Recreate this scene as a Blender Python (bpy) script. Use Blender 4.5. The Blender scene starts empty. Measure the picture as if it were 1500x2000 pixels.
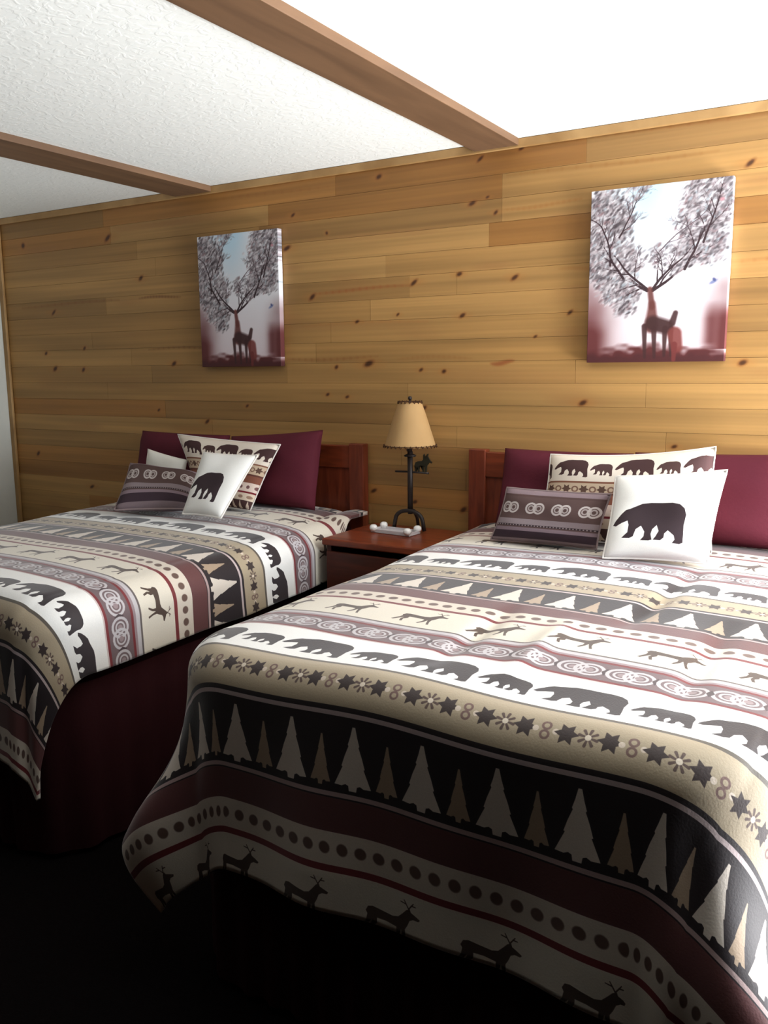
import bpy, bmesh, math, random
import numpy as np
from mathutils import Vector, Matrix

random.seed(7)
rng = np.random.default_rng(11)
S = bpy.context.scene
COL = S.collection

# ------------------------------------------------------------------ camera
YAW, PITCH, ROLL, FPX = -0.5448, -0.165, -0.0084, 1673.67
cam_d = bpy.data.cameras.new('camera')
cam = bpy.data.objects.new('camera', cam_d)
COL.objects.link(cam)
fw = Vector((math.sin(YAW) * math.cos(PITCH), math.cos(YAW) * math.cos(PITCH), math.sin(PITCH)))
r0 = Vector((math.cos(YAW), -math.sin(YAW), 0))
u0 = r0.cross(fw)
rt = math.cos(ROLL) * r0 + math.sin(ROLL) * u0
up = -math.sin(ROLL) * r0 + math.cos(ROLL) * u0
cam.matrix_world = Matrix(((rt.x, up.x, -fw.x, 0.0), (rt.y, up.y, -fw.y, -3.2581),
                           (rt.z, up.z, -fw.z, 1.5), (0, 0, 0, 1)))
cam_d.sensor_width = 36
cam_d.lens = FPX * 36 / 2000
cam_d.clip_start = 0.05
S.camera = cam

# ------------------------------------------------------------------ world, daylight, exposure
world = bpy.data.worlds.new('sky')
S.world = world
world.use_nodes = True
world.node_tree.nodes['Background'].inputs[0].default_value = (0.75, 0.86, 1.0, 1)
world.node_tree.nodes['Background'].inputs[1].default_value = 0.6

XR = 1.45                 # right wall
WY0, WY1, WZ0, WZ1 = -1.50, -0.12, 0.12, 2.15     # unseen window opening in it, made tall for the light
sun_d = bpy.data.lights.new('window_daylight', 'AREA')
sun_d.shape = 'RECTANGLE'
sun_d.size, sun_d.size_y = (WY1 - WY0) - 0.06, 1.14
sun_d.energy = 125
sun_d.color = (0.87, 0.94, 1.0)
sun_o = bpy.data.objects.new('window_daylight', sun_d)
COL.objects.link(sun_o)
sun_o.location = (XR + 0.10, (WY0 + WY1) / 2, 1.55)
sun_o.rotation_euler = Vector((-1, 0, 0)).to_track_quat('-Z', 'Z').to_euler()

# added lamp low outside the window, throwing light up to brighten the ceiling
fill_d = bpy.data.lights.new('upward_fill', 'AREA')
fill_d.shape = 'RECTANGLE'
fill_d.size, fill_d.size_y = 1.0, 1.0
fill_d.energy = 430
fill_d.color = (0.97, 0.985, 1.0)
fill_o = bpy.data.objects.new('upward_fill', fill_d)
COL.objects.link(fill_o)
fill_o.location = (XR + 0.95, -0.65, 0.05)
fill_o.rotation_euler = Vector((-0.85, 0.0, 0.55)).to_track_quat('-Z', 'Y').to_euler()

S.view_settings.view_transform = 'Standard'
S.view_settings.look = 'None'
S.view_settings.gamma = 1
S.view_settings.use_curve_mapping = False
S.view_settings.exposure = 0.0


# ------------------------------------------------------------------ helpers
def link(name, me, mat=None, parent=None, smooth=False):
    o = bpy.data.objects.new(name, me)
    COL.objects.link(o)
    if mat is not None:
        me.materials.append(mat)
    if parent is not None:
        o.parent = parent
    if smooth:
        for p in me.polygons:
            p.use_smooth = True
    return o


def obj(name, bm, mat, parent=None, smooth=False):
    bmesh.ops.recalc_face_normals(bm, faces=bm.faces)
    me = bpy.data.meshes.new(name)
    bm.to_mesh(me)
    bm.free()
    return link(name, me, mat, parent, smooth)


def empty(name, loc=(0, 0, 0)):
    o = bpy.data.objects.new(name, None)
    o.location = loc
    o.empty_display_size = 0.1
    COL.objects.link(o)
    return o


def tag(o, label, cat, group=None):
    o['label'] = label
    o['category'] = cat
    if group:
        o['group'] = group
    return o


def struct(o):
    o['kind'] = 'structure'
    return o


def keep(child, parent):
    """child was modelled in world space: parent it without moving it"""
    child.parent = parent
    child.matrix_parent_inverse = Matrix.Translation(-parent.location)
    return child


def add_box(bm, x0, x1, y0, y1, z0, z1, bev=0.0):
    g = bmesh.ops.create_cube(bm, size=1)
    for v in g['verts']:
        v.co = Vector((x0 + (v.co.x + .5) * (x1 - x0), y0 + (v.co.y + .5) * (y1 - y0), z0 + (v.co.z + .5) * (z1 - z0)))
    if bev > 0:
        ed = set()
        for v in g['verts']:
            ed.update(v.link_edges)
        bmesh.ops.bevel(bm, geom=list(ed), offset=bev, segments=2, affect='EDGES', profile=0.5)


def box(name, x0, x1, y0, y1, z0, z1, mat, parent=None, bev=0.0):
    bm = bmesh.new()
    add_box(bm, x0, x1, y0, y1, z0, z1, bev)
    o = obj(name, bm, mat)
    if parent is not None:
        keep(o, parent)
    return o


def add_tube(bm, pts, rad, n=10, closed=False, cap=True):
    pts = [Vector(p) for p in pts]
    if not isinstance(rad, (list, tuple)):
        rad = [rad] * len(pts)
    rings = []
    prev = None
    m = len(pts)
    for i, p in enumerate(pts):
        a = pts[(i - 1) % m] if (closed or i > 0) else p
        b = pts[(i + 1) % m] if (closed or i < m - 1) else p
        t = (b - a).normalized()
        if prev is None:
            ref = Vector((0, 0, 1)) if abs(t.z) < 0.9 else Vector((1, 0, 0))
            nrm = t.cross(ref).normalized()
        else:
            nrm = (prev - t * prev.dot(t)).normalized()
        prev = nrm
        bn = t.cross(nrm)
        rings.append([bm.verts.new(p + rad[i] * (math.cos(2 * math.pi * k / n) * nrm + math.sin(2 * math.pi * k / n) * bn)) for k in range(n)])
    for i in range(m if closed else m - 1):
        A, B = rings[i], rings[(i + 1) % m]
        for k in range(n):
            bm.faces.new((A[k], A[(k + 1) % n], B[(k + 1) % n], B[k]))
    if cap and not closed:
        bm.faces.new(rings[0])
        bm.faces.new(rings[-1])


def add_lathe(bm, prof, cx, cy, n=40):
    rings = []
    for r, z in prof:
        rings.append([bm.verts.new((cx + r * math.cos(2 * math.pi * k / n), cy + r * math.sin(2 * math.pi * k / n), z)) for k in range(n)])
    for A, B in zip(rings, rings[1:]):
        for k in range(n):
            bm.faces.new((A[k], A[(k + 1) % n], B[(k + 1) % n], B[k]))
    return rings


def add_prism(bm, pts, y0, y1):
    """outline in (x, z), extruded along y"""
    A = [bm.verts.new((x, y0, z)) for x, z in pts]
    B = [bm.verts.new((x, y1, z)) for x, z in pts]
    bm.faces.new(A)
    bm.faces.new(B[::-1])
    n = len(pts)
    for i in range(n):
        bm.faces.new((A[i], A[(i + 1) % n], B[(i + 1) % n], B[i]))


# ------------------------------------------------------------------ raster for flat prints (computed here, no files)
def lin(c):
    return np.array(c, dtype=np.float32) / 255.0


class Print:
    def __init__(s, w, h, ux, uy, bg):
        s.w, s.h, s.ux, s.uy = w, h, ux, uy
        s.sx, s.sy = w / ux, h / uy
        s.a = np.empty((h, w, 3), np.float32)
        s.a[:] = lin(bg)

    def _blend(s, x0, y0, cov, col):
        h, w = cov.shape
        reg = s.a[y0:y0 + h, x0:x0 + w]
        reg += cov[..., None] * (lin(col) - reg)

    def rect(s, x0, y0, x1, y1, col, al=1.0):
        X0, X1 = int(round(x0 * s.sx)), int(round(x1 * s.sx))
        Y0, Y1 = int(round(y0 * s.sy)), int(round(y1 * s.sy))
        X0, Y0 = max(0, X0), max(0, Y0)
        X1, Y1 = min(s.w, X1), min(s.h, Y1)
        if X1 > X0 and Y1 > Y0:
            s._blend(X0, Y0, np.full((Y1 - Y0, X1 - X0), al, np.float32), col)

    def band(s, y0, y1, col):
        s.rect(0, y0, s.ux, y1, col)

    def _grid(s, x0, y0, x1, y1, pad=2):
        X0, X1 = max(0, int(x0 * s.sx) - pad), min(s.w, int(x1 * s.sx) + pad + 1)
        Y0, Y1 = max(0, int(y0 * s.sy) - pad), min(s.h, int(y1 * s.sy) + pad + 1)
        if X1 <= X0 or Y1 <= Y0:
            return None
        xs = (np.arange(X0, X1) + .5) / s.sx
        ys = (np.arange(Y0, Y1) + .5) / s.sy
        return X0, Y0, xs, ys

    def poly(s, pts, col, al=1.0, ss=3):
        P = np.array(pts, np.float64)
        for off in ((-s.ux, 0, s.ux) if s.wrap else (0,)):
            g = s._grid(P[:, 0].min() + off, P[:, 1].min(), P[:, 0].max() + off, P[:, 1].max())
            if g is None:
                continue
            X0, Y0, xs, ys = g
            cov = np.zeros((len(ys), len(xs)), np.float32)
            for i in range(ss):
                for j in range(ss):
                    x = (xs + ((i + .5) / ss - .5) / s.sx)[None, :]
                    y = (ys + ((j + .5) / ss - .5) / s.sy)[:, None]
                    ins = np.zeros(cov.shape, bool)
                    n = len(P)
                    for k in range(n):
                        xa, ya = P[k, 0] + off, P[k, 1]
                        xb, yb = P[(k + 1) % n, 0] + off, P[(k + 1) % n, 1]
                        if ya == yb:
                            continue
                        c = ((ya > y) != (yb > y)) & (x < (xb - xa) * (y - ya) / (yb - ya) + xa)
                        ins ^= c
                    cov += ins
            s._blend(X0, Y0, cov * (al / (ss * ss)), col)

    def stroke(s, p, q, w0, w1, col, al=1.0, soft=0.0):
        for off in ((-s.ux, 0, s.ux) if s.wrap else (0,)):
            a = (p[0] + off, p[1])
            b = (q[0] + off, q[1])
            W = max(w0, w1) + soft
            g = s._grid(min(a[0], b[0]) - W, min(a[1], b[1]) - W, max(a[0], b[0]) + W, max(a[1], b[1]) + W)
            if g is None:
                continue
            X0, Y0, xs, ys = g
            dx, dy = b[0] - a[0], b[1] - a[1]
            L2 = dx * dx + dy * dy + 1e-12
            t = np.clip(((xs[None, :] - a[0]) * dx + (ys[:, None] - a[1]) * dy) / L2, 0, 1)
            d = np.hypot(xs[None, :] - a[0] - t * dx, ys[:, None] - a[1] - t * dy)
            r = w0 + (w1 - w0) * t
            e = max(soft, 0.5 / s.sx)
            s._blend(X0, Y0, (np.clip((r - d) / (2 * e) + .5, 0, 1) * al).astype(np.float32), col)

    def ell(s, cx, cy, rx, ry, col, al=1.0, ang=0.0, soft=0.08):
        for off in ((-s.ux, 0, s.ux) if s.wrap else (0,)):
            R = max(rx, ry) * (1 + soft)
            g = s._grid(cx + off - R, cy - R, cx + off + R, cy + R)
            if g is None:
                continue
            X0, Y0, xs, ys = g
            dx, dy = xs[None, :] - cx - off, ys[:, None] - cy
            ca, sa = math.cos(ang), math.sin(ang)
            d = np.hypot((dx * ca + dy * sa) / rx, (-dx * sa + dy * ca) / ry)
            e = max(soft, .5 / (s.sx * min(rx, ry)))
            s._blend(X0, Y0, (np.clip((1 - d) / (2 * e) + .5, 0, 1) * al).astype(np.float32), col)

    def ring(s, cx, cy, r, w, col):
        n = 20
        for k in range(n):
            a, b = 2 * math.pi * k / n, 2 * math.pi * (k + 1) / n
            s.stroke((cx + r * math.cos(a), cy + r * math.sin(a)), (cx + r * math.cos(b), cy + r * math.sin(b)), w, w, col)

    def image(s, name):
        im = bpy.data.images.new(name, s.w, s.h, alpha=False)
        px = np.ones((s.h, s.w, 4), np.float32)
        px[..., :3] = np.clip(s.a[::-1], 0, 1)
        im.pixels.foreach_set(px.ravel())
        im.update()
        im.pack()
        return im


Print.wrap = False

BEAR = [(0, .56), (.035, .44), (.11, .26), (.16, .17), (.22, .14), (.30, .08), (.38, .02), (.50, 0), (.64, .01), (.78, .01), (.88, .05), (.95, .15), (.985, .30),
        (.975, .55), (.99, .75), (1.0, .96), (.96, 1.0), (.86, .985), (.89, .90), (.87, .80), (.78, .68), (.74, .76), (.74, .86), (.70, .93), (.60, .92),
        (.63, .84), (.66, .70), (.62, .55), (.57, .66), (.56, .78), (.585, .92), (.54, .94), (.43, .935), (.47, .84), (.47, .72), (.41, .57), (.345, .66),
        (.32, .84), (.27, .885), (.16, .88), (.19, .82), (.235, .74), (.235, .55), (.21, .44), (.13, .50), (.05, .585)]


def bear(p, x, y, w, h, col):
    p.poly([(x + a * w, y + b * h) for a, b in BEAR], col)


DEER = [(0, .47), (.04, .36), (.12, .33), (.30, .37), (.48, .40), (.58, .36), (.66, .24), (.72, .14), (.78, .09), (.80, .16), (.90, .22), (.96, .26), (.93, .31), (.84, .31),
        (.78, .36), (.74, .50), (.70, .60), (.71, .78), (.76, .98), (.71, .99), (.66, .78), (.63, .64), (.60, .80), (.52, .97), (.48, .95), (.55, .76), (.55, .62), (.36, .58),
        (.20, .58), (.20, .70), (.14, .80), (.17, .98), (.12, .99), (.08, .80), (.11, .66), (.07, .72), (-.04, .94), (-.09, .92), (.01, .68), (.03, .54)]


def deer(p, x, y, w, h, col):
    p.poly([(x + a * w, y + b * h) for a, b in DEER], col)
    for q in (((.76, .10), (.68, -.08)), ((.76, .10), (.84, -.06)), ((.71, .0), (.62, -.02)), ((.81, .0), (.88, .0))):
        p.stroke((x + q[0][0] * w, y + q[0][1] * h), (x + q[1][0] * w, y + q[1][1] * h), .0014, .001, col)


def tree(p, cx, y0, y1, w, col):
    H = y1 - y0
    L = [(.04, .0), (.10, .16), (.16, .28), (.14, .30), (.24, .46), (.32, .62), (.29, .63), (.40, .78), (.5, .92), (.30, .93), (.20, .90), (.12, .92), (.10, 1.0)]
    p.poly([(cx + a * w, y0 + b * H) for a, b in L] + [(cx - a * w, y0 + b * H) for a, b in L[::-1]], col)


WHITE, CREAM, BEIGE = (238, 236, 233), (222, 213, 198), (172, 156, 132)
DARK, DTREE, ROSE, RED = (50, 42, 45), (42, 34, 37), (100, 62, 62), (120, 48, 52)
MAUVE, PALE, BROWN = (112, 94, 97), (192, 186, 189), (88, 62, 54)


def star(p, cx, cy, r, col, n=8):
    pts = []
    for k in range(2 * n):
        a = math.pi * k / n
        q = r if k % 2 == 0 else r * .55
        pts.append((cx + q * math.cos(a), cy + q * math.sin(a)))
    p.poly(pts, col)


def ring_motif(p, cx, cy, r):
    p.ring(cx, cy, r, .0042, PALE)
    p.ring(cx, cy, r * .55, .0028, PALE)
    p.ell(cx, cy, r * .3, r * .3, (150, 132, 134))


def lodge_tile():
    W, P = .63, .95
    p = Print(756, 1140, W, P, WHITE)
    p.wrap = True
    # bears
    p.band(.0, .19, WHITE)
    for k in range(2):
        x = .315 * k
        bear(p, x, .045, .186, .105, DARK)
        bear(p, x + .195, .068, .116, .072, DARK)
    p.band(.176, .186, (92, 84, 76))
    # stars
    p.band(.186, .312, BEIGE)
    for k in range(8):
        cx = .04 + .07875 * k
        star(p, cx, .246, .0235, (60, 48, 46), 6)
        mx = cx + .0394
        if k % 2:
            for j in range(8):
                a = j * math.pi / 4 + .2
                p.stroke((mx + .006 * math.cos(a), .246 + .006 * math.sin(a)), (mx + .017 * math.cos(a), .246 + .017 * math.sin(a)), .002, .003, (92, 74, 68))
            p.ell(mx, .246, .006, .006, (222, 208, 190))
        else:
            p.ring(mx, .2365, .0075, .0022, (118, 92, 86))
            p.ring(mx, .2555, .0075, .0022, (118, 92, 86))
            p.ell(mx - .019, .246, .006, .006, (214, 198, 182))
            p.ell(mx + .019, .246, .006, .006, (214, 198, 182))
    p.band(.299, .310, DTREE)
    p.band(.310, .320, (196, 178, 178))
    # pines
    p.band(.320, .495, DTREE)
    for k in range(4):
        cx = .1575 * k
        tree(p, cx, .338, .474, .086, (216, 204, 192))
        tree(p, cx + .079, .362, .470, .050, (168, 146, 124))
    p.band(.482, .492, (176, 152, 150))
    # rose
    p.band(.495, .568, ROSE)
    # dots
    p.band(.568, .640, (214, 202, 188))
    for k in range(15):
        p.ell(.021 + .042 * k, .604, .0135, .0125, (98, 74, 66), .95, .3 * k, .12)
    p.band(.640, .655, RED)
    # deer
    p.band(.655, .800, CREAM)
    for k in range(3):
        deer(p, .035 + .21 * k, .678, .130, .092, (78, 62, 54))
    # lines
    p.band(.798, .806, (104, 94, 92))
    p.band(.806, .822, PALE)
    p.band(.822, .832, (150, 132, 136))
    p.band(.832, .842, RED)
    # rings
    p.band(.842, .934, MAUVE)
    for k in range(6):
        cx = .105 * k
        ring_motif(p, cx + .026, .888, .030)
        ring_motif(p, cx + .062, .888, .030)
        p.poly([(cx + .088, .888), (cx + .0965, .868), (cx + .105, .888), (cx + .0965, .908)], (72, 58, 62))
    p.band(.934, .944, RED)
    p.band(.944, .950, (205, 190, 188))
    # woven grain
    p.a *= (1 + .05 * (rng.random((p.h, p.w, 1)) - .5)).astype(np.float32)
    return p.image('lodge_weave')


def cushion_bear_print():
    p = Print(420, 420, 1, 1, (240, 238, 234))
    bear(p, .06, .38, .70, .46, (58, 46, 50))
    p.a *= (1 + .04 * (rng.random((p.h, p.w, 1)) - .5)).astype(np.float32)
    return p.image('bear_print')


def cushion_ring_print():
    p = Print(560, 300, .40, .21, (92, 72, 70))
    p.band(0, .022, (134, 116, 122))
    p.band(.022, .030, (84, 64, 62))
    for k in range(4):
        cx = .018 + .102 * k
        for q in (0, .030):
            p.ring(cx + .02 + q, .075, .019, .0036, (196, 186, 184))
            p.ring(cx + .02 + q, .075, .0095, .0026, (176, 164, 162))
    p.band(.118, .140, (142, 128, 132))
    p.band(.140, .147, (58, 46, 50))
    for k in range(34):
        p.ell(.006 + .012 * k, .1435, .003, .0022, (150, 136, 138))
    p.band(.152, .166, (136, 118, 126))
    p.band(.166, .196, (60, 46, 54))
    p.band(.196, .21, (120, 104, 108))
    p.a *= (1 + .06 * (rng.random((p.h, p.w, 1)) - .5)).astype(np.float32)
    return p.image('ring_print')


def sham_print():
    W, H = .62, .40
    p = Print(930, 600, W, H, (226, 214, 200))
    for k in range(3):
        x = .035 + .245 * k
        bear(p, x, .035, .145, .085, (70, 48, 48))
        bear(p, x + .152, .055, .086, .058, (76, 54, 52))
    bear(p, -.075, .05, .10, .075, (70, 48, 48))
    p.band(.138, .146, (128, 84, 66))
    p.band(.146, .200, (196, 174, 150))
    for k in range(9):
        star(p, .03 + .07 * k, .173, .021, (94, 70, 60), 6)
        p.ring(.065 + .07 * k, .173, .011, .003, (124, 94, 80))
    p.band(.200, .210, (98, 60, 52))
    p.band(.210, .250, (132, 82, 66))
    p.band(.250, .300, (224, 204, 192))
    for k in range(12):
        p.ell(.03 + .053 * k, .275, .012, .010, (120, 84, 84))
    p.band(.300, .310, (120, 40, 48))
    p.band(.310, .352, (220, 202, 182))
    for k in range(9):
        p.ell(.03 + .07 * k, .332, .020, .009, (156, 126, 108))
    p.band(.352, .400, (78, 54, 52))
    for k in range(9):
        tree(p, .03 + .07 * k, .355, .398, .04, (206, 186, 168))
    return p.image('sham_print')


def vnoise(h, w, sz, sx):
    """bilinear value noise, cell size in pixels"""
    gh, gw = max(2, int(h / sz) + 2), max(2, int(w / sx) + 2)
    g = rng.random((gh, gw))
    yy = np.arange(h) / sz
    xx = np.arange(w) / sx
    y0, x0 = yy.astype(int), xx.astype(int)
    fy, fx = (yy - y0)[:, None], (xx - x0)[None, :]
    fy, fx = fy * fy * (3 - 2 * fy), fx * fx * (3 - 2 * fx)
    y1, x1 = np.minimum(y0 + 1, gh - 1), np.minimum(x0 + 1, gw - 1)
    a = g[np.ix_(y0, x0)] * (1 - fx) + g[np.ix_(y0, x1)] * fx
    b = g[np.ix_(y1, x0)] * (1 - fx) + g[np.ix_(y1, x1)] * fx
    return a * (1 - fy) + b * fy


# plank layout of the pine wall: rows from the ceiling down
XL, HC = -4.5745, 2.37
ROW, TOP = 0.09, 2.34
NROW = 26
FIX = {0: [-2.208], 1: [-2.585, -1.42], 2: [-3.45, -1.42], 5: [-3.7, -1.84, -1.616], 6: [-2.9, -.9], 9: [-2.5, -1.103], 11: [-3.3, -1.9], 12: [-2.98, -.75]}
LAYOUT = []
for k in range(NROW):
    joints = list(FIX.get(k, []))
    x = XL + random.uniform(.5, 1.7)
    while x < XR - .3:
        if all(abs(x - j) > .7 for j in joints):
            joints.append(x)
        x += random.uniform(.9, 1.9)
    ends = [XL + .02] + sorted(joints) + [XR - .02]
    LAYOUT.append(ends)

KNOTS = [(-1.986, 2.305, 7, 6), (-1.516, 2.318, 8, 4), (-1.55, 2.153, 8, 5), (-1.483, 2.17, 4, 3), (-1.447, 2.108, 5, 4), (-2.444, 2.193, 6, 4), (-2.26, 2.099, 3, 5), (-1.605, 1.882, 6, 5),
         (-1.362, 1.854, 8, 5), (-1.818, 1.86, 9, 5), (-2.346, 1.827, 9, 6), (-2.106, 1.709, 5, 4), (-1.897, 1.732, 4, 3), (-1.59, 1.716, 7, 5), (-1.132, 1.71, 6, 4), (-1.271, 1.623, 4, 3),
         (-2.047, 1.526, 12, 8), (-2.22, 1.512, 5, 5), (-1.674, 1.49, 5, 5), (-1.784, 1.497, 5, 4), (-2.164, 1.379, 5, 4), (-1.071, 1.366, 8, 6), (-.514, 2.179, 8, 5), (-.501, 1.513, 7, 6),
         (-4.219, 1.606, 6, 5), (-3.894, 1.628, 6, 5), (-3.913, 1.512, 7, 6), (-4.149, 1.519, 9, 7), (-3.225, 1.538, 8, 6), (-3.66, 2.193, 12, 7), (-4.128, 1.83, 10, 5), (-3.431, 1.975, 8, 6),
         (-3.014, 1.248, 8, 5), (-3.904, .86, 8, 5), (-4.353, 1.029, 8, 6), (-2.271, 1.389, 5, 4), (-1.343, 2.334, 6, 4), (-4.352, 2.208, 7, 9), (-2.484, 2.051, 10, 6), (-2.028, .96, 8, 5),
         (-1.816, .924, 6, 5), (-1.579, .908, 8, 6), (-1.77, 1.335, 7, 5), (-3.35, 1.30, 5, 4), (-.72, 1.21, 5, 4), (-.62, 2.06, 4, 4), (-3.02, 1.9, 5, 4), (-2.75, 1.33, 5, 4)]
STREAKS = [(-2.34, -1.84, 1.846, .010, (150, 84, 42)), (-1.40, -.62, 2.236, .010, (150, 102, 52)), (-.60, -.05, 1.862, .009, (158, 104, 58)), (-3.45, -3.16, 1.872, .009, (110, 66, 36)),
           (-2.5, -2.0, 1.552, .012, (140, 92, 50)), (-1.42, -1.1, 2.118, .010, (160, 108, 58)), (-1.05, -.9, 1.856, .012, (168, 118, 66)), (-1.18, -1.0, 1.87, .010, (160, 112, 62)),
           (-2.9, -2.2, 2.30, .014, (146, 98, 50)), (-1.30, -.40, 2.335, .010, (140, 92, 48)), (-4.4, -3.6, 1.87, .012, (130, 86, 46)), (-3.4, -2.9, 1.612, .008, (120, 78, 42)),
           (-1.9, -1.55, 1.545, .010, (150, 104, 58)), (-2.4, -1.75, 1.70, .007, (166, 112, 62)), (-1.46, -1.36, 1.524, .014, (140, 80, 44))]


def pine_image():
    PX = 260
    x0, x1 = XL, XR
    w, h = int((x1 - x0) * PX), int(TOP * PX)
    base = np.zeros((h, w, 3), np.float32)
    base[:] = lin((150, 112, 70))
    xs = x0 + (np.arange(w) + .5) / PX
    zs = TOP - (np.arange(h) + .5) / PX
    lo, hi = lin((160, 120, 70)), lin((174, 133, 80))
    fine = vnoise(h, w, 1.6, 120) * .5 + vnoise(h, w, 4, 260) * .5
    wide = vnoise(h, w, 9, 160)
    wav = vnoise(h, w, 14, 90)
    for k in range(NROW):
        zt, zb = TOP - ROW * k, TOP - ROW * (k + 1)
        r = np.where((zs <= zt) & (zs > zb))[0]
        for a, b in zip(LAYOUT[k], LAYOUT[k][1:]):
            c = np.where((xs >= a) & (xs < b))[0]
            if len(r) == 0 or len(c) == 0:
                continue
            tone = random.random()
            col = lo + (hi - lo) * tone
            if random.random() < .18:
                col = col * np.array([.90, .89, .88], np.float32)
            if random.random() < .15:
                col = col * np.array([1.0, .93, .84], np.float32)
            sub = np.ix_(r, c)
            f = fine[sub] * .55 + wide[sub] * .45
            g = 1 + .30 * (f - .5)
            t = col * g[..., None]
            red = np.clip((wav[sub] - .72) * 3, 0, 1)[..., None] * .5
            t = t * (1 - red) + red * lin((150, 104, 64))
            base[r[0]:r[-1] + 1, c[0]:c[-1] + 1] = t
    p = Print(4, 4, 1, 1, (0, 0, 0))
    p.w, p.h, p.ux, p.uy, p.sx, p.sy, p.a = w, h, x1 - x0, TOP, PX, PX, base
    for a, b, z, t, col in STREAKS:
        n = 14
        ph = random.uniform(0, 6)
        for i in range(n):
            f0, f1 = i / n, (i + 1) / n
            q0 = (a + (b - a) * f0 - x0, TOP - z + .006 * math.sin(ph + 4 * f0))
            q1 = (a + (b - a) * f1 - x0, TOP - z + .006 * math.sin(ph + 4 * f1))
            env = math.sin(math.pi * (f0 + .5 / n)) ** .5
            p.stroke(q0, q1, t * .5 * env, t * .5 * env, col, .55, soft=.006)
    for x, z, rx, rz in KNOTS:
        X, Y = x - x0, TOP - z
        rx, rz = rx / 640, rz / 640
        an = random.uniform(-.75, -.35)
        rx, rz = rx * 1.05, rz * .75
        p.ell(X, Y, rx * 3.4, rz * 2.4, (170, 112, 58), .35, 0, .6)
        p.ell(X, Y, rx * 1.5, rz * 1.5, (122, 74, 38), .8, an, .4)
        p.ell(X, Y, rx, rz, (66, 40, 24), .85, an, .35)
    return p.image('pine_boards')


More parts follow.
